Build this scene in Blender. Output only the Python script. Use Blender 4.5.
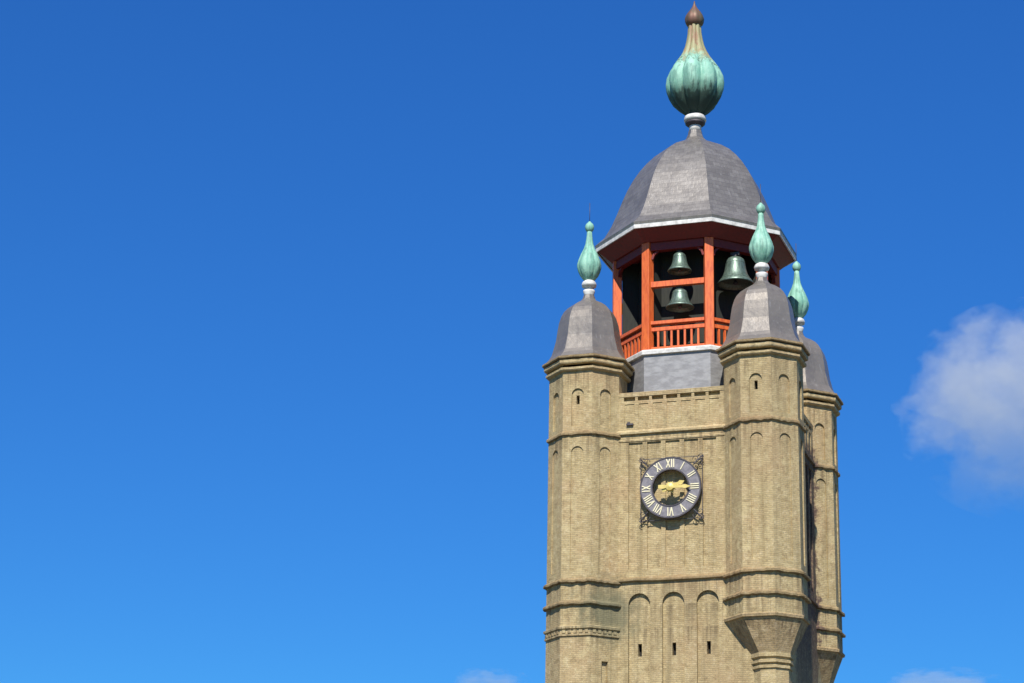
import bpy, math, random
from mathutils import Vector, Matrix
from mathutils.geometry import tessellate_polygon
random.seed(7)
R_ = math.radians
for o in list(bpy.data.objects): bpy.data.objects.remove(o)
scene = bpy.context.scene
COL = scene.collection

# ------------------------------------------------------------------ camera
cam = bpy.data.cameras.new('camera'); camo = bpy.data.objects.new('camera', cam); COL.objects.link(camo)
cam.sensor_width = 36.0; cam.lens = 2293.13 / 1024 * 36.0
cam.clip_start = 0.5; cam.clip_end = 20000
RX = Vector((0.94908368, 0.31448988, 0.01833805)); UY = Vector((0.08065934, -0.29886419, 0.95088078)); FW = Vector((-0.30452297, 0.9009863, 0.30901367))
m3 = Matrix((RX, UY, -FW)).transposed()
camo.matrix_world = Matrix.Translation((21.97748601, -89.25907768, 1.6)) @ m3.to_4x4()
scene.camera = camo

# ------------------------------------------------------------------ sun, sky, exposure
SUN_EL, SUN_AZ = 48.0, 9.5            # azimuth to the right of the front wall's normal (-Y)
el, az = R_(SUN_EL), R_(SUN_AZ)
S = Vector((math.sin(az) * math.cos(el), -math.cos(az) * math.cos(el), math.sin(el)))
sl = bpy.data.lights.new('sun', 'SUN'); sl.energy = 5.0; sl.angle = R_(0.53); sl.color = (1.0, 0.95, 0.86)
so = bpy.data.objects.new('sun', sl); COL.objects.link(so); so.location = (20, -120, 120)
so.rotation_euler = (-S).to_track_quat('-Z', 'Y').to_euler()
world = bpy.data.worlds.new('World'); scene.world = world; world.use_nodes = True
wn, wl = world.node_tree.nodes, world.node_tree.links
wn.clear()
sky = wn.new('ShaderNodeTexSky'); sky.sky_type = 'NISHITA'; sky.sun_disc = False
sky.sun_elevation = el; sky.sun_rotation = R_(180 - SUN_AZ); sky.altitude = 20
sky.air_density = 1.0; sky.dust_density = 0.25; sky.ozone_density = 3.0
sx = wn.new('ShaderNodeSeparateColor'); sx.mode = 'HSV'; cx_ = wn.new('ShaderNodeCombineColor'); cx_.mode = 'HSV'
mh = wn.new('ShaderNodeMath'); mh.operation = 'ADD'; mh.inputs[1].default_value = 0.017      # deeper, more saturated blue air
ms = wn.new('ShaderNodeMath'); ms.operation = 'MULTIPLY_ADD'; ms.inputs[1].default_value = 0.25; ms.inputs[2].default_value = 0.785
bg = wn.new('ShaderNodeBackground'); bg.inputs['Strength'].default_value = 0.098
wo = wn.new('ShaderNodeOutputWorld')
wl.new(sky.outputs[0], sx.inputs[0]); wl.new(sx.outputs[0], mh.inputs[0]); wl.new(sx.outputs[1], ms.inputs[0])
wl.new(mh.outputs[0], cx_.inputs[0]); wl.new(ms.outputs[0], cx_.inputs[1]); 
mp_ = wn.new('ShaderNodeMath'); mp_.operation = 'POWER'; mp_.inputs[1].default_value = 0.82
mm_ = wn.new('ShaderNodeMath'); mm_.operation = 'MULTIPLY'; mm_.inputs[1].default_value = 1.34
mc_ = wn.new('ShaderNodeMath'); mc_.operation = 'MINIMUM'; mc_.inputs[1].default_value = 7.0
wl.new(sx.outputs[2], mp_.inputs[0]); wl.new(mp_.outputs[0], mm_.inputs[0]); wl.new(mm_.outputs[0], mc_.inputs[0]); wl.new(mc_.outputs[0], cx_.inputs[2]); wl.new(cx_.outputs[0], bg.inputs['Color']); wl.new(bg.outputs[0], wo.inputs['Surface'])
vs = scene.view_settings
vs.view_transform = 'Standard'; vs.look = 'None'; vs.gamma = 1.0; vs.exposure = 0.45; vs.use_curve_mapping = False
scene.cycles.use_denoising = True
scene.cycles.max_bounces = 8; scene.cycles.volume_bounces = 2

# ------------------------------------------------------------------ node helpers
def mat(name):
    m = bpy.data.materials.new(name); m.use_nodes = True
    nt = m.node_tree; b = nt.nodes['Principled BSDF']
    return m, nt, b
def N(nt, t, **kw):
    n = nt.nodes.new(t)
    for k, v in kw.items(): setattr(n, k, v)
    return n
def L(nt, a, b): nt.links.new(a, b)
def mathn(nt, op, a, b=None, clamp=False):
    n = N(nt, 'ShaderNodeMath', operation=op, use_clamp=clamp)
    for i, x in enumerate((a, b)):
        if x is None: continue
        if isinstance(x, (int, float)): n.inputs[i].default_value = x
        else: L(nt, x, n.inputs[i])
    return n.outputs[0]
def mix(nt, fac, a, b, mode='MIX'):
    n = N(nt, 'ShaderNodeMix', data_type='RGBA', blend_type=mode)
    for s, x in ((n.inputs[0], fac), (n.inputs[6], a), (n.inputs[7], b)):
        if isinstance(x, (int, float)): s.default_value = x
        elif isinstance(x, tuple): s.default_value = (*x, 1.0)
        else: L(nt, x, s)
    return n.outputs[2]
def noise(nt, vec, scale, detail=4.0, rough=0.55):
    n = N(nt, 'ShaderNodeTexNoise'); n.inputs['Scale'].default_value = scale
    n.inputs['Detail'].default_value = detail; n.inputs['Roughness'].default_value = rough
    if vec is not None: L(nt, vec, n.inputs['Vector'])
    return n.outputs['Fac']
def ramp(nt, fac, lo, hi):
    n = N(nt, 'ShaderNodeMapRange'); n.interpolation_type = 'SMOOTHSTEP'
    n.inputs[1].default_value = lo; n.inputs[2].default_value = hi
    L(nt, fac, n.inputs[0]); return n.outputs[0]
def scaled(nt, vec, s):
    n = N(nt, 'ShaderNodeMapping'); n.inputs['Scale'].default_value = s; L(nt, vec, n.inputs['Vector']); return n.outputs[0]
def bump(nt, b, h, strength, dist):
    n = N(nt, 'ShaderNodeBump'); n.inputs['Strength'].default_value = strength; n.inputs['Distance'].default_value = dist
    L(nt, h, n.inputs['Height']); L(nt, n.outputs[0], b.inputs['Normal'])
def wallcoords(nt):
    g = N(nt, 'ShaderNodeNewGeometry')
    c = N(nt, 'ShaderNodeVectorMath', operation='CROSS_PRODUCT'); c.inputs[0].default_value = (0, 0, 1); L(nt, g.outputs['True Normal'], c.inputs[1])
    nn = N(nt, 'ShaderNodeVectorMath', operation='NORMALIZE'); L(nt, c.outputs[0], nn.inputs[0])
    d = N(nt, 'ShaderNodeVectorMath', operation='DOT_PRODUCT'); L(nt, nn.outputs[0], d.inputs[0]); L(nt, g.outputs['Position'], d.inputs[1])
    sp = N(nt, 'ShaderNodeSeparateXYZ'); L(nt, g.outputs['Position'], sp.inputs[0])
    cb = N(nt, 'ShaderNodeCombineXYZ'); L(nt, d.outputs['Value'], cb.inputs[0]); L(nt, sp.outputs[2], cb.inputs[1])
    return cb.outputs[0], g.outputs['Position'], sp.outputs[2]

# ------------------------------------------------------------------ materials
def brick_material(name, tint=(1, 1, 1), moss_and_shade=True, plain=False):
    m, nt, b = mat(name)
    uv, pos, z = wallcoords(nt)
    br = N(nt, 'ShaderNodeTexBrick'); L(nt, uv, br.inputs['Vector'])
    br.inputs['Scale'].default_value = 1.0; br.inputs['Brick Width'].default_value = 0.22; br.inputs['Row Height'].default_value = 0.075
    br.inputs['Mortar Size'].default_value = 0.007; br.inputs['Mortar Smooth'].default_value = 0.3; br.inputs['Bias'].default_value = -0.1
    t = lambda c: tuple(c[i] * tint[i] for i in range(3)) + (1,)
    br.inputs['Color1'].default_value = t((0.45, 0.365, 0.20)); br.inputs['Color2'].default_value = t((0.355, 0.28, 0.145)); br.inputs['Mortar'].default_value = t((0.33, 0.29, 0.19))
    col = br.outputs['Color']
    n1 = noise(nt, pos, 0.55, 5); n2 = noise(nt, pos, 2.3, 5, 0.65); n3 = noise(nt, pos, 9.0, 4, 0.7)
    col = mix(nt, mathn(nt, 'MULTIPLY', ramp(nt, n1, 0.46, 0.68), 0.36), col, t((0.45, 0.305, 0.175))[:3])        # salmon bricks
    col = mix(nt, mathn(nt, 'MULTIPLY', ramp(nt, n2, 0.50, 0.68), 0.6), col, t((0.53, 0.455, 0.26))[:3])        # yellow patches
    col = mix(nt, mathn(nt, 'MULTIPLY', ramp(nt, n3, 0.57, 0.70), 0.6), col, t((0.62, 0.54, 0.34))[:3])       # pale flecks
    col = mix(nt, mathn(nt, 'MULTIPLY', ramp(nt, noise(nt, pos, 7.0, 4, 0.7), 0.60, 0.76), 0.5), col, t((0.17, 0.135, 0.075))[:3])
    n5 = noise(nt, pos, 4.2, 5, 0.7)
    col = mix(nt, mathn(nt, 'MULTIPLY', ramp(nt, n5, 0.55, 0.66), 0.55), col, t((0.56, 0.48, 0.31))[:3])
    col = mix(nt, mathn(nt, 'MULTIPLY', mathn(nt, 'SUBTRACT', 1.0, ramp(nt, n5, 0.36, 0.46)), 0.55), col, t((0.23, 0.175, 0.095))[:3])
    st = noise(nt, scaled(nt, pos, (3.2, 3.2, 0.16)), 1.0, 6, 0.6)
    col = mix(nt, mathn(nt, 'MULTIPLY', ramp(nt, st, 0.48, 0.74), 0.55), col, t((0.19, 0.155, 0.085))[:3])      # rain streaks
    big = noise(nt, scaled(nt, pos, (1, 1, .6)), 0.32, 6, 0.6)
    col = mix(nt, mathn(nt, 'MULTIPLY', ramp(nt, big, 0.50, 0.60), 0.28), col, t((0.27, 0.205, 0.12))[:3])
    fine = noise(nt, scaled(nt, pos, (5.5, 5.5, 0.22)), 1.0, 6, 0.65)
    for zc in (28.9, 26.35, 20.4, 19.5, 18.6):     # rain-washed soot below each ledge
        below = mathn(nt, 'MULTIPLY', ramp(nt, z, zc - 1.5, zc), mathn(nt, 'LESS_THAN', z, zc))
        col = mix(nt, mathn(nt, 'MULTIPLY', mathn(nt, 'MULTIPLY', below, ramp(nt, fine, 0.45, 0.62)), 0.6), col, t((0.13, 0.10, 0.06))[:3])
    if moss_and_shade:
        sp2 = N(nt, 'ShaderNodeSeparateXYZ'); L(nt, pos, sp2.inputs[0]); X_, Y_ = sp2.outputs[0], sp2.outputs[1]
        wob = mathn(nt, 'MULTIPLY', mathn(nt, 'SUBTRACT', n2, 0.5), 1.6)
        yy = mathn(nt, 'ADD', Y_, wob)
        wall_shade = mathn(nt, 'MULTIPLY', mathn(nt, 'GREATER_THAN', X_, 4.05), mathn(nt, 'MULTIPLY', ramp(nt, yy, -2.3, -1.9), mathn(nt, 'SUBTRACT', 1.0, ramp(nt, yy, 2.25, 2.5))))  # shade of the side wall between the right turrets, painted into the brick
        wall_shade = mathn(nt, 'MULTIPLY', wall_shade, mathn(nt, 'MULTIPLY', ramp(nt, z, 12.0, 20.0), mathn(nt, 'SUBTRACT', 1.0, ramp(nt, mathn(nt, 'ADD', z, wob), 26.8, 27.6))))
        col = mix(nt, mathn(nt, 'MULTIPLY', wall_shade, mathn(nt, 'ADD', mathn(nt, 'MULTIPLY', ramp(nt, n3, 0.4, 0.55), 0.35), 0.55)), col, (0.075, 0.045, 0.045))
        # damp green-grey stain in the inner corner beside the full-height stair turret
        vd = N(nt, 'ShaderNodeVectorMath', operation='DISTANCE'); vd.inputs[1].default_value = (-2.45, -4.5, 19.3)
        L(nt, scaled(nt, pos, (1, 1, 1)), vd.inputs[0])
        w = mathn(nt, 'ADD', vd.outputs['Value'], mathn(nt, 'MULTIPLY', mathn(nt, 'SUBTRACT', n2, 0.5), 2.2))
        w = mathn(nt, 'MULTIPLY', mathn(nt, 'SUBTRACT', 1.0, ramp(nt, w, 0.35, 1.7)), 0.75)
        col = mix(nt, w, col, (0.13, 0.135, 0.085))
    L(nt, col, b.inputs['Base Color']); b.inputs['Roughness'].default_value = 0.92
    b.inputs['Specular IOR Level'].default_value = 0.2
    h = mathn(nt, 'ADD', mathn(nt, 'MULTIPLY', br.outputs['Fac'], -0.5), mathn(nt, 'MULTIPLY', n3, 1.2))
    bump(nt, b, h, 0.7, 0.03)
    return m
M = {}
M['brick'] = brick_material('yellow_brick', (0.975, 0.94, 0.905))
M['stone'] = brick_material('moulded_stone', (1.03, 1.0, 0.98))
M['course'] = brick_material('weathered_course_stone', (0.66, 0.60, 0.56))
M['corbel'] = brick_material('corbel_stone', (0.92, 0.84, 0.82), False)

def lead_material(name, seams):
    m, nt, b = mat(name)
    uv, pos, z = wallcoords(nt)
    n1 = noise(nt, pos, 1.1, 5, 0.6); n2 = noise(nt, pos, 5.0, 5, 0.65)
    st = noise(nt, scaled(nt, pos, (4, 4, 0.5)), 1.0, 5, 0.6)
    br = N(nt, 'ShaderNodeTexBrick'); L(nt, uv, br.inputs['Vector'])
    br.inputs['Scale'].default_value = 1.0; br.inputs['Brick Width'].default_value = 0.34; br.inputs['Row Height'].default_value = 0.21
    br.inputs['Mortar Size'].default_value = 0.012; br.inputs['Mortar Smooth'].default_value = 1.0
    br.inputs['Color1'].default_value = (0.22, 0.205, 0.187, 1); br.inputs['Color2'].default_value = (0.165, 0.152, 0.138, 1); br.inputs['Mortar'].default_value = (0.10, 0.092, 0.085, 1)
    c = mix(nt, 1.0 if seams else 0.0, (0.205, 0.183, 0.157), br.outputs['Color'])
    c = mix(nt, mathn(nt, 'MULTIPLY', ramp(nt, n1, 0.42, 0.66), 0.6), c, (0.135, 0.124, 0.114))
    c = mix(nt, mathn(nt, 'MULTIPLY', ramp(nt, n2, 0.55, 0.72), 0.4), c, (0.30, 0.285, 0.265))
    c = mix(nt, mathn(nt, 'MULTIPLY', ramp(nt, st, 0.55, 0.72), 0.35), c, (0.09, 0.08, 0.074))
    c = mix(nt, mathn(nt, 'MULTIPLY', ramp(nt, noise(nt, scaled(nt, pos, (9, 9, 0.45)), 1.0, 5, 0.65), 0.6, 0.72), 0.4), c, (0.40, 0.39, 0.37))
    L(nt, c, b.inputs['Base Color']); b.inputs['Metallic'].default_value = 0.33
    rr = mathn(nt, 'ADD', mathn(nt, 'MULTIPLY', n2, 0.25), 0.29); L(nt, rr, b.inputs['Roughness'])
    h = mathn(nt, 'ADD', mathn(nt, 'MULTIPLY', br.outputs['Fac'], -0.1 * seams), mathn(nt, 'ADD', mathn(nt, 'MULTIPLY', n1, 1.0), mathn(nt, 'MULTIPLY', n2, 0.35)))
    bump(nt, b, h, 0.35, 0.05)
    return m
M['lead'] = lead_material('lead_sheet', 0.0); M['slates'] = lead_material('lead_grey_slates', 1.0)

def copper_material(name, worn_shaded):
    m, nt, b = mat(name)
    g = N(nt, 'ShaderNodeNewGeometry'); pos = g.outputs['Position']
    n1 = noise(nt, pos, 2.4, 6, 0.65); n2 = noise(nt, pos, 9, 4, 0.6)
    st = noise(nt, scaled(nt, pos, (7, 7, 0.8)), 1.0, 5, 0.6)
    c = mix(nt, ramp(nt, n1, 0.35, 0.68), (0.17, 0.39, 0.295), (0.28, 0.51, 0.40))
    c = mix(nt, mathn(nt, 'MULTIPLY', ramp(nt, st, 0.48, 0.64), 0.65), c, (0.085, 0.20, 0.155))
    c = mix(nt, mathn(nt, 'MULTIPLY', ramp(nt, n2, 0.6, 0.75), 0.35), c, (0.42, 0.58, 0.46))
    if worn_shaded:
        sp = N(nt, 'ShaderNodeSeparateXYZ'); L(nt, pos, sp.inputs[0])
        zz = mathn(nt, 'ADD', sp.outputs[2], mathn(nt, 'MULTIPLY', mathn(nt, 'SUBTRACT', st, 0.5), 1.6))
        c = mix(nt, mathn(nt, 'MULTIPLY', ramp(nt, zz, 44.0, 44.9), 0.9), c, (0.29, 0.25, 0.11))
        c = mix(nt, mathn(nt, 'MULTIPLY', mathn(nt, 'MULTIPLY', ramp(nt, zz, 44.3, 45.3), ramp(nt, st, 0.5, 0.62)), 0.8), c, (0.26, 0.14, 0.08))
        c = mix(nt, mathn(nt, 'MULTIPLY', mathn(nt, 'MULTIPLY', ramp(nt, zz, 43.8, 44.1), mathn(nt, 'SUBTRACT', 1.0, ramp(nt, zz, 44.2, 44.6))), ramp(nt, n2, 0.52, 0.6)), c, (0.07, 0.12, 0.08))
        c = mix(nt, mathn(nt, 'SUBTRACT', 1.0, ramp(nt, zz, 42.45, 43.2)), c, (0.018, 0.045, 0.035))  # shaded underside of the bulb, painted dark into the copper
    L(nt, c, b.inputs['Base Color']); b.inputs['Roughness'].default_value = 0.62
    bump(nt, b, mathn(nt, 'ADD', n1, n2), 0.25, 0.03)
    return m
M['copper'] = copper_material('verdigris_copper', False)
M['copper_main'] = copper_material('worn_shaded_verdigris_copper', True)

def simple(name, c1, c2, rough=0.6, metal=0.0, scale=4.0, bmp=0.2, stretch=(1, 1, 1), spec=0.5):
    m, nt, b = mat(name)
    g = N(nt, 'ShaderNodeNewGeometry'); pos = scaled(nt, g.outputs['Position'], stretch)
    n1 = noise(nt, pos, scale, 6, 0.62)
    L(nt, mix(nt, ramp(nt, n1, 0.35, 0.68), c1, c2), b.inputs['Base Color'])
    b.inputs['Roughness'].default_value = rough; b.inputs['Metallic'].default_value = metal; b.inputs['Specular IOR Level'].default_value = spec
    if bmp: bump(nt, b, n1, bmp, 0.02)
    return m
M['drum_lead'] = simple('pale_weathered_lead', (0.21, 0.207, 0.21), (0.30, 0.298, 0.30), 0.5, 0.15, scale=2.5, bmp=0.3, stretch=(1, 1, 2.5))
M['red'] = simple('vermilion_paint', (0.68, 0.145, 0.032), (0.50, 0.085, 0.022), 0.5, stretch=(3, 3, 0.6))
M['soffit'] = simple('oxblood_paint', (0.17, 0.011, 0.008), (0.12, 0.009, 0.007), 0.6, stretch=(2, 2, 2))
M['white'] = simple('weathered_white_paint', (0.66, 0.65, 0.62), (0.40, 0.39, 0.37), 0.6)
M['dark'] = simple('interior_shade_timber', (0.010, 0.012, 0.010), (0.02, 0.022, 0.016), 0.8, stretch=(6, 6, 0.4))  # near-black tone carries the shade inside the lantern
M['bronze'] = simple('weathered_bell_bronze', (0.155, 0.22, 0.18), (0.085, 0.125, 0.10), 0.45, 0.5, stretch=(3, 3, 1.2))
M['iron'] = simple('wrought_iron', (0.05, 0.045, 0.055), (0.09, 0.08, 0.085), 0.6, 0.4)
M['rust'] = simple('tarnished_copper', (0.17, 0.085, 0.06), (0.12, 0.10, 0.06), 0.55, 0.3)
M['slate'] = simple('slate_violet_enamel', (0.145, 0.135, 0.15), (0.22, 0.205, 0.215), 0.5, scale=6)
M['gold'] = simple('gilded_metal', (0.80, 0.62, 0.20), (0.66, 0.50, 0.14), 0.38, 0.35)
M['ivory'] = simple('ivory_numeral_paint', (0.74, 0.68, 0.46), (0.60, 0.55, 0.37), 0.5)
M['void'] = simple('unlit_interior', (0.010, 0.009, 0.007), (0.018, 0.016, 0.012), 0.95)
M['paving'] = simple('paving', (0.09, 0.085, 0.075), (0.15, 0.14, 0.12), 0.9, scale=0.4)
M['grass'] = simple('meadow', (0.045, 0.075, 0.025), (0.07, 0.10, 0.035), 0.95, scale=0.05)

# ------------------------------------------------------------------ mesh builder
class MB:
    def __init__(s): s.v = []; s.f = []; s.sm = []
    def face(s, pts, sm=False):
        i = len(s.v); s.v += [tuple(p) for p in pts]; s.f.append(tuple(range(i, i + len(pts)))); s.sm.append(sm)
    def grid(s, rows, closed=True, sm=True, cap0=False, cap1=False):
        i0 = len(s.v); n = len(rows[0])
        for r in rows: s.v += [tuple(p) for p in r]
        for a in range(len(rows) - 1):
            for k in range(n if closed else n - 1):
                k2 = (k + 1) % n
                s.f.append((i0 + a * n + k, i0 + a * n + k2, i0 + (a + 1) * n + k2, i0 + (a + 1) * n + k)); s.sm.append(sm)
        if cap0: s.f.append(tuple(i0 + k for k in reversed(range(n)))); s.sm.append(False)
        if cap1: s.f.append(tuple(i0 + (len(rows) - 1) * n + k for k in range(n))); s.sm.append(False)
    def box(s, c, half, X=Vector((1, 0, 0)), Y=Vector((0, 1, 0)), Z=Vector((0, 0, 1))):
        c = Vector(c); p = lambda a, b, d: c + X * (a * half[0]) + Y * (b * half[1]) + Z * (d * half[2])
        r = lambda d: [p(-1, -1, d), p(1, -1, d), p(1, 1, d), p(-1, 1, d)]
        s.grid([r(-1), r(1)], sm=False, cap0=True, cap1=True)
    def bar(s, a, b, w, h, up=Vector((0, 0, 1))):
        a, b = Vector(a), Vector(b); d = (b - a); ln = d.length; d.normalize()
        x = d.cross(up)
        if x.length < 1e-4: x = d.cross(Vector((0, 1, 0)))
        x.normalize(); u = x.cross(d)
        s.box((a + b) / 2, (w / 2, ln / 2, h / 2), x, d, u)
    def tube(s, pts, r, n=6):
        pts = [Vector(p) for p in pts]; rows = []
        for i, p in enumerate(pts):
            d = (pts[min(i + 1, len(pts) - 1)] - pts[max(i - 1, 0)]).normalized()
            x = d.orthogonal().normalized() if abs(d.z) > 0.95 else d.cross(Vector((0, 0, 1))).normalized()
            y = d.cross(x)
            rows.append([p + (x * math.cos(t) + y * math.sin(t)) * r for t in [2 * math.pi * k / n for k in range(n)]])
        s.grid(rows, cap0=True, cap1=True)
    def lathe(s, prof, n=32, c=(0, 0, 0), lobes=0, amp=0.0, sm=True, phase=0.0):
        rows = []
        for (r, z) in prof:
            row = []
            for k in range(n):
                t = 2 * math.pi * k / n + phase
                rr = r
                if lobes: rr = r * (1 - amp * (1 - abs(math.sin(lobes * (t - phase) / 2)) ** 0.75))
                row.append((c[0] + rr * math.cos(t), c[1] + rr * math.sin(t), c[2] + z))
            rows.append(row)
        s.grid(rows, sm=sm, cap0=True, cap1=True)
    def build(s, name, m, parent=None, loc=(0, 0, 0), link=True, bevel=0.0):
        me = bpy.data.meshes.new(name); me.from_pydata(s.v, [], s.f)
        me.polygons.foreach_set('use_smooth', s.sm); me.materials.append(m); me.update()
        o = bpy.data.objects.new(name, me); COL.objects.link(o); o.location = loc
        if parent: o.parent = parent
        if bevel:
            bv = o.modifiers.new('bevel', 'BEVEL'); bv.width = bevel; bv.segments = 2; bv.limit_method = 'ANGLE'
        return o

def octo(ap, z, n=8, c=(0, 0), rot=0.0):
    R = ap / math.cos(math.pi / 8)
    return [Vector((c[0] + R * math.cos(math.pi / 8 + rot + k * math.pi / 4), c[1] + R * math.sin(math.pi / 8 + rot + k * math.pi / 4), z)) for k in range(8)]
SIDE = .18      # the tower is slightly wider than deep
def square(h, z): return [Vector((x * (h + SIDE), y * h, z)) for x, y in ((-1, -1), (1, -1), (1, 1), (-1, 1))]

ARC = 10
def panel_wall(mb, O, X, NN, x0, x1, z0, z1, holes):
    """a vertical wall with recessed (optionally arched) blind panels and slits; returns slit rectangles (frame, depth)"""
    Zv = Vector((0, 0, 1))
    P = lambda x, z, d=0.0: O + X * x + Zv * z - NN * d
    slits = []
    holes = sorted(holes, key=lambda h: h['x'])
    cx = x0
    for h in holes:
        xa, xb = h['x'] - h['w'], h['x'] + h['w']; zb, zs, d = h['zb'], h['zs'], h['d']
        mb.face([P(cx, z0), P(xa, z0), P(xa, z1), P(cx, z1)])
        if zb > z0: mb.face([P(xa, z0), P(xb, z0), P(xb, zb), P(xa, zb)])
        if h.get('arch', True):
            arc = [(h['x'] + h['w'] * math.cos(t), zs + h['w'] * h.get('k', 1.0) * math.sin(t)) for t in [math.pi * i / ARC for i in range(ARC + 1)]]
        else: arc = [(xb, zs), (xa, zs)]
        for (ax, azz), (bx, bz) in zip(arc[:-1], arc[1:]):
            mb.face([P(ax, azz), P(ax, z1), P(bx, z1), P(bx, bz)])
        loop = [(xa, zb), (xb, zb)] + arc
        for (ax, azz), (bx, bz) in zip(loop, loop[1:] + loop[:1]):
            if abs(ax - bx) + abs(azz - bz) < 1e-6: continue
            mb.face([P(ax, azz), P(bx, bz), P(bx, bz, d), P(ax, azz, d)])
        if h.get('arch', True): mb.face([P(x, z, d) for x, z in arc])
        sl_ = h.get('slit')
        if sl_:
            sw, sa, sb = sl_; a, b = h['x'] - sw, h['x'] + sw
            mb.face([P(xa, zb, d), P(a, zb, d), P(a, zs, d), P(xa, zs, d)]); mb.face([P(b, zb, d), P(xb, zb, d), P(xb, zs, d), P(b, zs, d)])
            mb.face([P(a, zb, d), P(b, zb, d), P(b, sa, d), P(a, sa, d)]); mb.face([P(a, sb, d), P(b, sb, d), P(b, zs, d), P(a, zs, d)])
            lp = [(a, sa), (b, sa), (b, sb), (a, sb)]
            for (ax, azz), (bx, bz) in zip(lp, lp[1:] + lp[:1]):
                mb.face([P(ax, azz, d), P(bx, bz, d), P(bx, bz, d + .3), P(ax, azz, d + .3)])
            slits.append((P(h['x'], (sa + sb) / 2, d + .27), sw + .02, (sb - sa) / 2 + .02, X, NN))
        else: mb.face([P(xa, zb, d), P(xb, zb, d), P(xb, zs, d), P(xa, zs, d)])
        cx = xb
    mb.face([P(cx, z0), P(x1, z0), P(x1, z1), P(cx, z1)])
    return slits
def slit_mesh(slits, parent, loc=(0, 0, 0)):
    for (c, sw, sh, X, NN) in slits:
        mb = MB(); mb.box((0, 0, 0), (sw, .025, sh), X, NN)
        mb.build('slit_window', M['void'], parent, c)

def ring(mb, outline, base, prof, jit=0.0):
    """moulding: outline(ap, z) -> loop; prof = [(projection, z)] bottom to top"""
    rows = []
    base_rows = [outline(base + p, z) for p, z in prof]; n = len(base_rows[0]); sub = 9 if jit else 1
    jz = [random.uniform(-jit, jit) for _ in range(n * sub)]; jp = [random.uniform(-jit, jit) for _ in range(n * sub)]
    for (p, z), br_ in zip(prof, base_rows):
        row = []
        for k in range(n):
            a, b = br_[k], br_[(k + 1) % n]; e = (b - a).normalized(); out = Vector((e.y, -e.x, 0))
            for i in range(sub):
                q = a.lerp(b, i / sub); w = 1.0 if p > .01 else 0.0
                row.append(q + out * (jp[k * sub + i] * w * (1 if i else 0)) + Vector((0, 0, jz[k * sub + i] * w)))
        rows.append(row)
    mb.grid(rows, sm=False)
COURSE = lambda z, p=.07: [(-.03, z - .085), (p * .8, z - .075), (p, z - .055), (p, z + .02), (-.03, z + .15)]

# ------------------------------------------------------------------ setting: ground
def sheet(name, m, r, z, n=64):
    mb = MB(); mb.face([(r * math.cos(2 * math.pi * k / n), r * math.sin(2 * math.pi * k / n), z) for k in range(n)])
    o = mb.build(name, m); o['kind'] = 'structure'; return o
sheet('ground', M['grass'], 9000, -0.004); sheet('square_paving', M['paving'], 130, 0.0)

# ------------------------------------------------------------------ bell tower
tower = bpy.data.objects.new('bell_tower', None); COL.objects.link(tower)
tower['label'] = 'tall square yellow brick belfry with octagonal corner turrets and grey lead domes'; tower['category'] = 'bell tower'
B = 4.2
RIBX = [-1.87, -1.11, -.36, .40, 1.15, 1.88]
mb = MB(); slits = []
for k in range(4):
    a = -math.pi / 2 + k * math.pi / 2
    NN = Vector((round(math.cos(a)), round(math.sin(a)), 0)); X = Vector((-NN.y, NN.x, 0)); hx = B + SIDE if k % 2 == 0 else B; O = NN * (B if k % 2 == 0 else B + SIDE)
    low = [dict(x=x, w=.44, zb=13.0, zs=19.55, d=.13, slit=(.075, 17.52, 18.02)) for x in (-1.335, .03, 1.40)]
    slits += panel_wall(mb, O, X, NN, -hx, hx, 0.0, 20.45, low if k % 2 == 0 else [])
    mid = [dict(x=(p + q) / 2, w=(q - p) / 2 - .09, zb=20.95, zs=26.09, d=.07, arch=False) for p, q in zip(RIBX[:-1], RIBX[1:])]
    panel_wall(mb, O, X, NN, -hx, hx, 20.45, 26.5, mid)
    par = [dict(x=-1.75 + .58 * i, w=.20, zb=26.8, zs=27.70, d=.03, arch=False) for i in range(7)]
    panel_wall(mb, O, X, NN, -hx, hx, 26.5, 27.78, par)
    panel_wall(mb, O, X, NN, -hx, hx, 27.78, 28.0, [dict(x=-1.75 + .58 * i, w=.235, zb=27.83, zs=27.99, d=.16, arch=False) for i in range(7)])
mb.grid([square(B, 28.0), square(B - .5, 28.0), square(B - .5, 27.3)], sm=False); mb.face(square(B - .5, 27.3))
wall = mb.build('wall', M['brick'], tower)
slit_mesh(slits, wall)
mb = MB(); ring(mb, square, B, COURSE(26.5, .10), .012); ring(mb, square, B, [(-.02, 26.10), (.03, 26.14), (.03, 26.20), (-.02, 26.26)]); mb.build('string_course', M['stone'], wall)
mb = MB(); ring(mb, square, B, COURSE(20.52, .12), .022); mb.build('string_course', M['course'], wall)
mb = MB()
prof = [(.0, 28.003), (.02, 28.005), (.03, 28.16), (-.25, 28.26), (-.58, 28.14), (-.58, 28.003), (.0, 28.003)]
mb.grid([square(B + p, z) for p, z in prof], sm=False)
mb.build('parapet_coping', M['stone'], wall)
mb = MB(); mb.box((0, 0, 0), (.14, .05, .035)); mb.box((-.05, 0, .05), (.05, .04, .05)); mb.build('wall_anchor', M['iron'], wall, (-1.72, -B - .04, 26.84))
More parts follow.
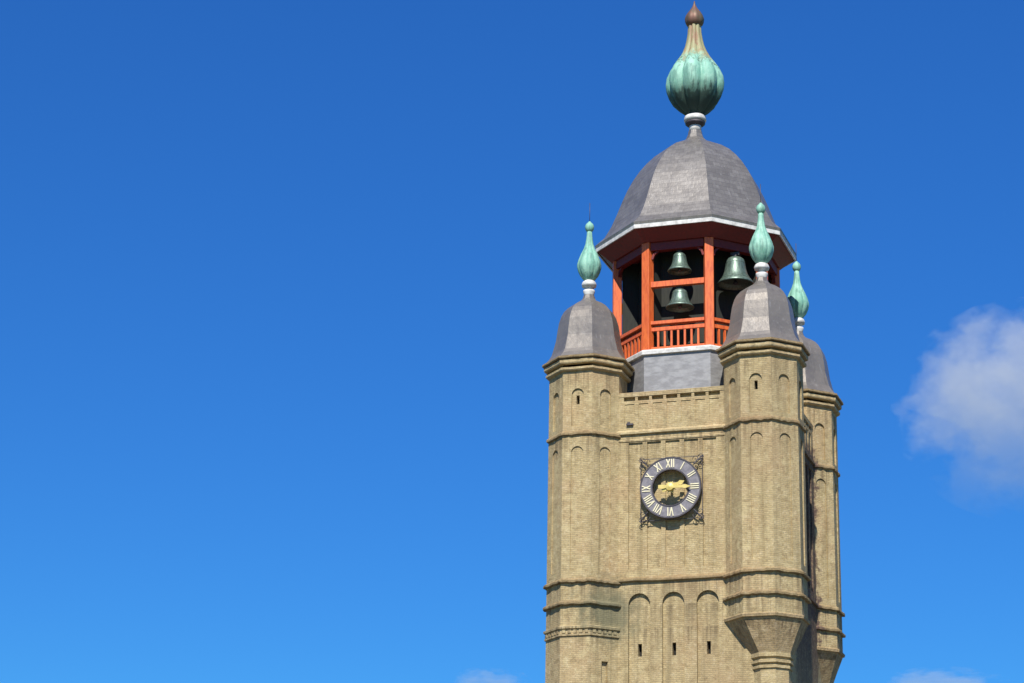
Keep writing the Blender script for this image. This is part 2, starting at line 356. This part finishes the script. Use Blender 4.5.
# ---- corner turrets
A0 = 1.47; TX = 3.6
def turret(loc, full_height):
    mb = MB(); slits = []; hw = A0 * math.tan(math.pi / 8)
    z0 = 0.0 if full_height else 18.72
    for k in range(8):
        a = -math.pi / 2 + k * math.pi / 4
        NN = Vector((math.cos(a), math.sin(a), 0)); X = Vector((-NN.y, NN.x, 0)); O = NN * A0
        up = dict(x=0, w=.25, zb=26.75, zs=28.08, d=.07)
        if k % 2 == 0: up['slit'] = (.065, 27.68, 28.04)
        lo = dict(x=0, w=.25, zb=20.9, zs=25.68, d=.05)
        slits += panel_wall(mb, O, X, NN, -hw, hw, 26.45, 29.4, [up])
        panel_wall(mb, O, X, NN, -hw, hw, 20.5, 26.45, [lo])
        hl = []
        if full_height and k == 1: hl = [dict(x=.03, w=.14, zb=14.5, zs=17.35, d=.12, arch=False)]
        panel_wall(mb, O, X, NN, -hw, hw, z0, 20.5, hl)
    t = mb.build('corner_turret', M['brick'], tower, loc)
    slit_mesh(slits, t)
    for z, p in ((26.45, .085), (20.48, .125), (19.6, .125)):
        mb = MB(); ring(mb, octo, A0, COURSE(z, p), .022); mb.build('string_course', M['course'], t)
    mb = MB()
    ring(mb, octo, A0, [(-.03, 29.05), (.11, 29.08), (.14, 29.12), (.14, 29.20), (.0, 29.23), (.0, 29.33), (.19, 29.35), (.21, 29.39), (.21, 29.51), (.10, 29.53), (.0, 29.55)], .006)
    mb.build('cornice', M['stone'], t)
    mb = MB(); ring(mb, octo, A0, [(.05, 29.555), (.27, 29.56), (.29, 29.59), (.28, 29.66), (.12, 29.70), (.0, 29.70)], .008); mb.build('cornice_cap', M['course'], t)
    mb = MB()
    rr = [(1.63, 29.66), (1.65, 29.70), (1.61, 29.75), (1.49, 29.90), (1.40, 30.07), (1.33, 30.33), (1.24, 30.71), (1.19, 31.12), (1.135, 31.48), (1.05, 31.78), (.95, 31.98), (.81, 32.15), (.60, 32.31), (.36, 32.45), (.25, 32.58), (.20, 32.75)]
    mb.grid([octo(1.4, 29.66)] + [octo(r, z) for r, z in rr], sm=False, cap1=True)
    roof = mb.build('turret_roof', M['lead'], t)
    mb = MB(); mb.lathe([(.19, 32.70), (.21, 32.78), (.24, 32.88), (.24, 32.96), (.13, 33.0), (.13, 33.08), (.29, 33.12), (.31, 33.22), (.27, 33.32), (.18, 33.40)], 28); mb.build('finial_collar', M['white'], t)
    mb = MB(); mb.lathe([(.16, 33.36), (.25, 33.43), (.38, 33.60), (.46, 33.78), (.505, 33.96), (.505, 34.10), (.45, 34.30), (.35, 34.56), (.235, 34.80), (.17, 35.0), (.135, 35.22), (.115, 35.42), (.105, 35.60)], 96, lobes=8, amp=.09)
    mb.lathe([(.105, 35.56), (.155, 35.61), (.185, 35.71), (.185, 35.80), (.15, 35.89), (.07, 35.97), (.03, 36.02)], 24)
    mb.build('finial', M['copper'], t)
    mb = MB(); mb.tube([(0, 0, 35.95), (.0, .01, 36.4), (.0, .01, 36.85)], .014); mb.build('lightning_rod', M['iron'], t)
    if full_height:
        mb = MB(); ring(mb, octo, A0, [(-.03, 18.28), (.06, 18.32), (.06, 18.38), (.02, 18.40), (.02, 18.56), (.09, 18.60), (.10, 18.68), (-.03, 18.75)])
        for k in range(8):
            a = -math.pi / 2 + k * math.pi / 4; NN = Vector((math.cos(a), math.sin(a), 0)); X = Vector((-NN.y, NN.x, 0))
            for i in range(5): mb.box(NN * (A0 + .035) + X * (-.46 + .23 * i) + Vector((0, 0, 18.48)), (.065, .03, .06), X, NN)
        mb.build('carved_frieze', M['stone'], t)
    else:
        D = Vector((.19, -.2, 0))          # the pendant stands out towards the tower's corner
        mb = MB()
        steps = [(A0 - .04, 18.68, 0), (A0 + .07, 18.70, 0), (A0 + .09, 18.80, 0), (A0 - .02, 18.86, 0)]
        mb.grid([octo(r, z) for r, z, f in steps], sm=False)
        mb.grid([octo(.79, 17.42, c=(D.x, D.y)), octo(1.10, 18.0, c=(D.x * .5, D.y * .5)), octo(A0 + .0, 18.695)], sm=False)
        mb.build('corbel', M['corbel'], t)
        mb = MB()
        mb.grid([octo(r, z, c=(D.x, D.y)) for r, z in ((.70, 0), (.70, 16.80), (.76, 16.83), (.76, 16.92), (.70, 16.95), (.70, 17.0), (.79, 17.03), (.79, 17.13), (.71, 17.16), (.71, 17.22), (.79, 17.26), (.79, 17.42))], sm=False, cap1=True)
        mb.build('corner_shaft', M['brick'], t)
    return t
stair = turret((-TX - .06, -TX, -.06), True)
tr = turret((TX, -TX, 0), False)
def copy_part(src, parent, loc, rz):
    c = src.copy(); COL.objects.link(c); c.parent = parent; c.location = loc; c.rotation_euler = (0, 0, rz)
    for ch in src.children:
        d = ch.copy(); COL.objects.link(d); d.parent = c
    return c
copy_part(tr, tower, (TX, TX, 0), math.pi / 2); copy_part(tr, tower, (-TX, TX, 0), math.pi)

# ---- lantern: lead drum, red posts and rails, bell frame, eaves, dome
mb = MB(); mb.grid([octo(3.34, 27.0), octo(3.34, 30.02), octo(2.0, 30.06)], sm=False, cap1=True)
drum = mb.build('lantern_drum', M['drum_lead'], tower)
mb = MB(); ring(mb, octo, 3.34, [(-.05, 29.97), (.10, 30.0), (.11, 30.14), (.09, 30.19), (-1.2, 30.22)]); mb.build('drum_trim', M['white'], drum)
AP = 3.11; RP = AP / math.cos(math.pi / 8)
vert = [Vector((RP * math.cos(math.pi / 8 + k * math.pi / 4), RP * math.sin(math.pi / 8 + k * math.pi / 4), 0)) for k in range(8)]
for k, v in enumerate(vert):
    d = v.normalized(); t = Vector((-d.y, d.x, 0))
    mb = MB(); mb.box((0, 0, 32.56), (.185, .185, 2.36), d, t)
    mb.build('lantern_post', M['red'], tower, v, bevel=.03)
for k in range(8):
    a, b = vert[k], vert[(k + 1) % 8]; d = (b - a).normalized(); nrm = ((a + b) / 2).normalized(); e0 = a + d * .17; e1 = b - d * .17
    up = lambda p, z: p + Vector((0, 0, z))
    mb = MB()
    mb.bar(up(e0, 34.70), up(e1, 34.70), .30, .34)
    for p, s in ((e0, 1), (e1, -1)):          # small curved braces under the head beam
        q = [p + d * (s * .03), p + d * (s * .12), p + d * (s * .30)]
        mb.bar(up(q[0], 34.18), up(q[1], 34.42), .14, .09); mb.bar(up(q[1], 34.40), up(q[2], 34.55), .14, .09)
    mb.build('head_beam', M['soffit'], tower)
    if k % 2: mb = MB(); mb.bar(up(e0, 33.06), up(e1, 33.06), .22, .23); mb.build('bell_beam', M['red'], tower)
    rail = MB(); rail.bar(up(e0, 31.39), up(e1, 31.39), .28, .13); rail.bar(up(e0, 31.13), up(e1, 31.13), .12, .15); rail.bar(up(e0, 30.30), up(e1, 30.30), .14, .12)
    rail_o = rail.build('balustrade', M['red'], tower)
    nb = 7
    for i in range(nb):
        mb = MB(); p = e0.lerp(e1, (i + 1) / (nb + 1)); mb.box((0, 0, 0), (.042, .04, .36), d, nrm); mb.build('baluster', M['red'], rail_o, up(p, 30.71))
mb = MB(); mb.grid([octo(2.3, 30.2), octo(2.3, 34.88)], sm=False); core = mb.build('dark_core_fill', M['dark'], tower)  # closed core added so the lantern interior reads dark
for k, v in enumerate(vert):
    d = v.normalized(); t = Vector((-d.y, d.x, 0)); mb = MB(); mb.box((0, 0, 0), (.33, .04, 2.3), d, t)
    mb.build('dark_fill_board', M['dark'], tower, d * 2.82 + Vector((0, 0, 32.54)))  # dark boards added to block the sky beside the core
mb = MB(); mb.grid([octo(.1, 34.90), octo(3.35, 34.88), octo(3.915, 35.36)], sm=False, cap0=True)
EAVE = 3.97
roof_rows = [(EAVE + .01, 35.50), (EAVE + .03, 35.60), (EAVE - .04, 35.66), (3.62, 35.98), (3.36, 36.48), (3.14, 37.05), (2.93, 37.65), (2.73, 38.17), (2.50, 38.65), (2.24, 39.09), (1.96, 39.47), (1.64, 39.82), (1.27, 40.11), (.88, 40.33), (.54, 40.52), (.38, 40.70), (.30, 40.90), (.27, 41.08)]
mr = MB(); mr.grid([octo(EAVE - .3, 35.5)] + [octo(r, z) for r, z in roof_rows], sm=False, cap1=True)
dome = mr.build('lantern_roof', M['slates'], tower)
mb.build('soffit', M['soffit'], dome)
mb = MB(); ring(mb, octo, EAVE, [(-.06, 35.31), (.0, 35.31), (.0, 35.49), (.02, 35.5), (-.06, 35.51)]); mb.build('eave_trim', M['white'], dome)
mb = MB(); mb.lathe([(.27, 41.05), (.27, 41.28), (.25, 41.33), (.22, 41.36), (.22, 41.50), (.46, 41.53), (.49, 41.60), (.47, 41.74), (.40, 41.80)], 36); mb.build('finial_collar', M['white'], dome)
mb = MB(); mb.lathe([(.2, 41.33), (.36, 41.36), (.43, 41.42), (.43, 41.50), (.2, 41.525)], 36); mb.build('collar_shade_ring', M['iron'], dome)  # dark ring stands in for the shade under the white disc
mb = MB(); mb.lathe([(.34, 41.76), (.42, 41.86), (.70, 42.08), (.97, 42.35), (1.14, 42.66), (1.255, 43.0), (1.285, 43.3), (1.245, 43.62), (1.08, 44.0), (.88, 44.3), (.69, 44.56), (.53, 44.86), (.42, 45.15), (.355, 45.45), (.31, 45.75), (.29, 46.1), (.27, 46.2)], 128, lobes=8, amp=.17, phase=R_(-16.5))
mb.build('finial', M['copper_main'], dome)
mb = MB(); mb.lathe([(.27, 46.10), (.36, 46.16), (.41, 46.28), (.43, 46.44), (.38, 46.60), (.29, 46.75), (.18, 46.90), (.10, 47.03), (.05, 47.16), (.02, 47.32)], 48, lobes=8, amp=.05)
mb.build('finial_knob', M['rust'], dome)

# ------------------------------------------------------------------ bells
def bell(loc, r, h, label):
    root = bpy.data.objects.new('bell', None); COL.objects.link(root); root.location = loc
    root['label'] = label; root['category'] = 'bell'; root['group'] = 'bells hung in the lantern'
    mb = MB()
    out = [(1.0, 0), (1.01, .03), (.93, .10), (.80, .20), (.68, .34), (.60, .50), (.555, .66), (.53, .78), (.48, .86), (.36, .92), (.16, .94)]
    inn = [(.93, 0.0), (.86, .08), (.70, .22), (.56, .40), (.48, .62), (.42, .80), (.1, .86)]
    mb.lathe([(a * r, z * h) for a, z in list(reversed(inn)) + out], 40)
    for z, a in ((.165, .86), (.72, .553), (.245, .77)): mb.lathe([(a * r * .98, z * h - .012), (a * r * 1.01, z * h), (a * r * .98, z * h + .012)], 40)
    mb.build('bell_body', M['bronze'], root)
    mb = MB(); mb.box((0, 0, h * .97), (.10 * r, .22 * r, h * .06)); mb.box((0, 0, h * 1.06), (.24 * r, .14 * r, h * .05)); mb.build('headstock', M['iron'], root)
    mb = MB(); mb.tube([(0, 0, h * .82), (0, 0, .10 * h)], .035 * r + .01); mb.lathe([(.03, -.02), (.10 * r + .02, .02), (.12 * r + .02, .08), (.05, .16)], 14); mb.build('clapper', M['iron'], root)
    return root
c45 = math.sqrt(.5)
bell((.04, -2.98, 33.60), .50, .86, 'upper verdigris bell hung below the head beam in the sunlit front bay')
bell((.04, -2.98, 32.02), .58, .84, 'lower verdigris bell hung below the crossbeam in the sunlit front bay')
bell((2.20, -2.20, 33.10), .74, 1.25, 'largest green bell, hung in the right bay behind the right turret finial')

# ------------------------------------------------------------------ clock
clk = bpy.data.objects.new('wall_clock', None); COL.objects.link(clk); CZ = 24.09
clk.location = (.0, -B, CZ)
clk['label'] = 'round tower clock with gilded hands and a violet grey numeral ring on the front wall'; clk['category'] = 'clock'
RO, RI, OFF = 1.24, .74, .22
def annulus(mb, ro, ri, y0, y1, n=72):
    c = lambda r, y: [Vector((r * math.cos(2 * math.pi * k / n), y, r * math.sin(2 * math.pi * k / n))) for k in range(n)]
    mb.grid([c(ri, y1), c(ri, y0), c(ro, y0), c(ro, y1), c(ri, y1)], sm=False)
mb = MB(); annulus(mb, RO - .03, RI, -OFF - .05, -OFF + .05); dial = mb.build('dial_ring', M['slate'], clk)
mb = MB(); annulus(mb, RO, RO - .05, -OFF - .07, -OFF + .06); annulus(mb, RI + .03, RI - .02, -OFF - .07, -OFF + .06); mb.build('ring_rim', M['iron'], clk)
def seg_polar(ang): return Vector((math.sin(ang), 0, math.cos(ang))), Vector((math.cos(ang), 0, -math.sin(ang)))
NUM = {1: 'I', 2: 'II', 3: 'III', 4: 'IIII', 5: 'V', 6: 'VI', 7: 'VII', 8: 'VIII', 9: 'IX', 10: 'X', 11: 'XI', 12: 'XII'}
W = {'I': .085, 'V': .20, 'X': .20}
H = .17
for n_ in range(1, 13):
    rad, tan = seg_polar(R_(30 * n_)); s = NUM[n_]
    tot = sum(W[c] for c in s); x = -tot / 2; mb = MB(); c0 = rad * ((RO + RI) / 2 - .01) + Vector((0, -OFF - .065, 0))
    pt = lambda u, v: c0 + tan * u + rad * v
    for ch in s:
        w = W[ch]
        if ch == 'I': strokes = [((x + w / 2, -H), (x + w / 2, H))]
        elif ch == 'V': strokes = [((x + .03, H), (x + w / 2, -H)), ((x + w - .03, H), (x + w / 2, -H))]
        else: strokes = [((x + .03, H), (x + w - .03, -H)), ((x + w - .03, H), (x + .03, -H))]
        for i, (p, q) in enumerate(strokes):
            mb.bar(pt(*p), pt(*q), .042, .02 + .004 * i, Vector((0, -1, 0)))
        x += w
    mb.build('hour_numeral', M['ivory'], clk)
def hand(name, ang, ln, tail, w, y):
    rad, tan = seg_polar(R_(ang)); mb = MB()
    pts = [(-tail, w * .9), (-tail * .6, w * 1.15), (-.12, w * .6), (.12, w * .75), (ln * .60, w * .65), (ln * .74, w * 1.1), (ln, .01)]
    left = [rad * p - tan * q for p, q in pts]; right = [rad * p + tan * q for p, q in pts]
    f = lambda L_, yy: [v + Vector((0, yy, 0)) for v in L_]
    mb.grid([f(left, y), f(left, y - .03), f(right, y - .03), f(right, y), f(left, y)], closed=False, sm=False)
    mb.build(name, M['gold'], clk)
hand('hour_hand', 70, .62, .34, .09, -OFF - .12); hand('minute_hand', 92, .84, .46, .075, -OFF - .17)
mb = MB()
for k in range(16):          # gilded sun boss at the hub
    rad, tan = seg_polar(2 * math.pi * k / 16); r1 = .27 if k % 2 else .23
    mb.face([tan * .05 + rad * .1 + Vector((0, -OFF - .10, 0)), rad * r1 + Vector((0, -OFF - .09, 0)), -tan * .05 + rad * .1 + Vector((0, -OFF - .10, 0))])
n = 24
rows = [[Vector((r * math.cos(2 * math.pi * k / n), y, r * math.sin(2 * math.pi * k / n))) for k in range(n)] for r, y in ((.05, 0), (.05, -OFF - .08), (.18, -OFF - .09), (.15, -OFF - .20), (.02, -OFF - .23))]
mb.grid(rows, sm=False, cap1=True); mb.build('sun_boss', M['gold'], clk)
mb = MB()                    # thin square wrought-iron frame, stays and corner scrolls
Q = 1.25
for s in (-1, 1):
    mb.bar((s * Q, -.10, -Q), (s * Q, -.10, Q), .022, .022); mb.bar((-Q, -.10, s * Q), (Q, -.10, s * Q), .022, .022)
    for t in (-1, 1):
        mb.bar((s * .92, -OFF, t * .92), (s * Q, -.10, t * Q), .04, .04); mb.bar((s * Q, 0, t * Q), (s * Q, -.12, t * Q), .05, .05)
        for cx, cz, ph in ((1.14, .98, 0), (.98, 1.14, 1.2), (1.2, 1.2, .6)):
            sp = [(s * (cx + .02 + .008 * i * math.cos(i * .5 + ph)), -.14, t * (cz + .008 * i * math.sin(i * .5 + ph))) for i in range(18)]
            mb.tube(sp, .014, 5)
for k in range(6):
    rad, tan = seg_polar(R_(60 * k + 30)); mb.bar(rad * (RI + .15) + Vector((0, 0, 0)), rad * (RI + .15) + Vector((0, -OFF + .05, 0)), .05, .05)
mb.build('iron_frame', M['iron'], clk)

# ------------------------------------------------------------------ clouds (soft volumes far behind the tower)
def cloud_material(name, dens, thr):
    m = bpy.data.materials.new(name); m.use_nodes = True; nt = m.node_tree; nt.nodes.clear()
    out = N(nt, 'ShaderNodeOutputMaterial'); pv = N(nt, 'ShaderNodeVolumePrincipled'); L(nt, pv.outputs[0], out.inputs['Volume'])
    tc = N(nt, 'ShaderNodeTexCoord')
    mp = N(nt, 'ShaderNodeMapping'); mp.inputs['Location'].default_value = CLOUD_SEED; L(nt, tc.outputs['Object'], mp.inputs['Vector'])
    n1 = noise(nt, mp.outputs[0], 1.9, 7, 0.6)
    ln = N(nt, 'ShaderNodeVectorMath', operation='LENGTH'); L(nt, tc.outputs['Object'], ln.inputs[0])
    fall = mathn(nt, 'SUBTRACT', 1.0, ln.outputs['Value'])
    v = mathn(nt, 'ADD', mathn(nt, 'MULTIPLY', fall, 1.0), mathn(nt, 'MULTIPLY', mathn(nt, 'SUBTRACT', n1, 0.5), 3.0))
    sz = N(nt, 'ShaderNodeSeparateXYZ'); L(nt, tc.outputs['Object'], sz.inputs[0])
    body = mathn(nt, 'MULTIPLY', ramp(nt, v, thr, thr + .14), mathn(nt, 'ADD', mathn(nt, 'MULTIPLY', ramp(nt, sz.outputs[2], -.95, .2), .9), .1))
    L(nt, mathn(nt, 'MULTIPLY', body, dens), pv.inputs['Density'])
    pv.inputs['Color'].default_value = (.86, .86, .88, 1); pv.inputs['Anisotropy'].default_value = 0.1
    return m
CLOUD_SEED = (2.3, 2.2, 0.7)
cm = cloud_material('thin_cloud_vapour', .0074, .22)
CAMP = camo.location.copy()
def cloud(u, v, dist, rx, rz, label):
    d = (FW * 2293.13 + RX * (u - 512) - UY * (v - 341.5)).normalized()
    import bmesh
    bm = bmesh.new(); bmesh.ops.create_icosphere(bm, subdivisions=3, radius=1.0)
    me = bpy.data.meshes.new('cloud'); bm.to_mesh(me); bm.free(); me.materials.append(cm)
    o = bpy.data.objects.new('cloud', me); COL.objects.link(o); o.location = CAMP + d * dist; o.scale = (rx, rx, rz)
    o['label'] = label; o['category'] = 'cloud'; o['group'] = 'clouds in the blue sky'
    return o
DC = 1800
cloud(1042, 410, DC, 116, 88, 'soft grey white cloud at the right edge, the only large one')
cloud(492, 686, DC, 34, 15, 'small white wisp of cloud low on the left of the tower')
cloud(945, 688, DC, 52, 15, 'faint pale wisp of cloud low on the right, below the big cloud')
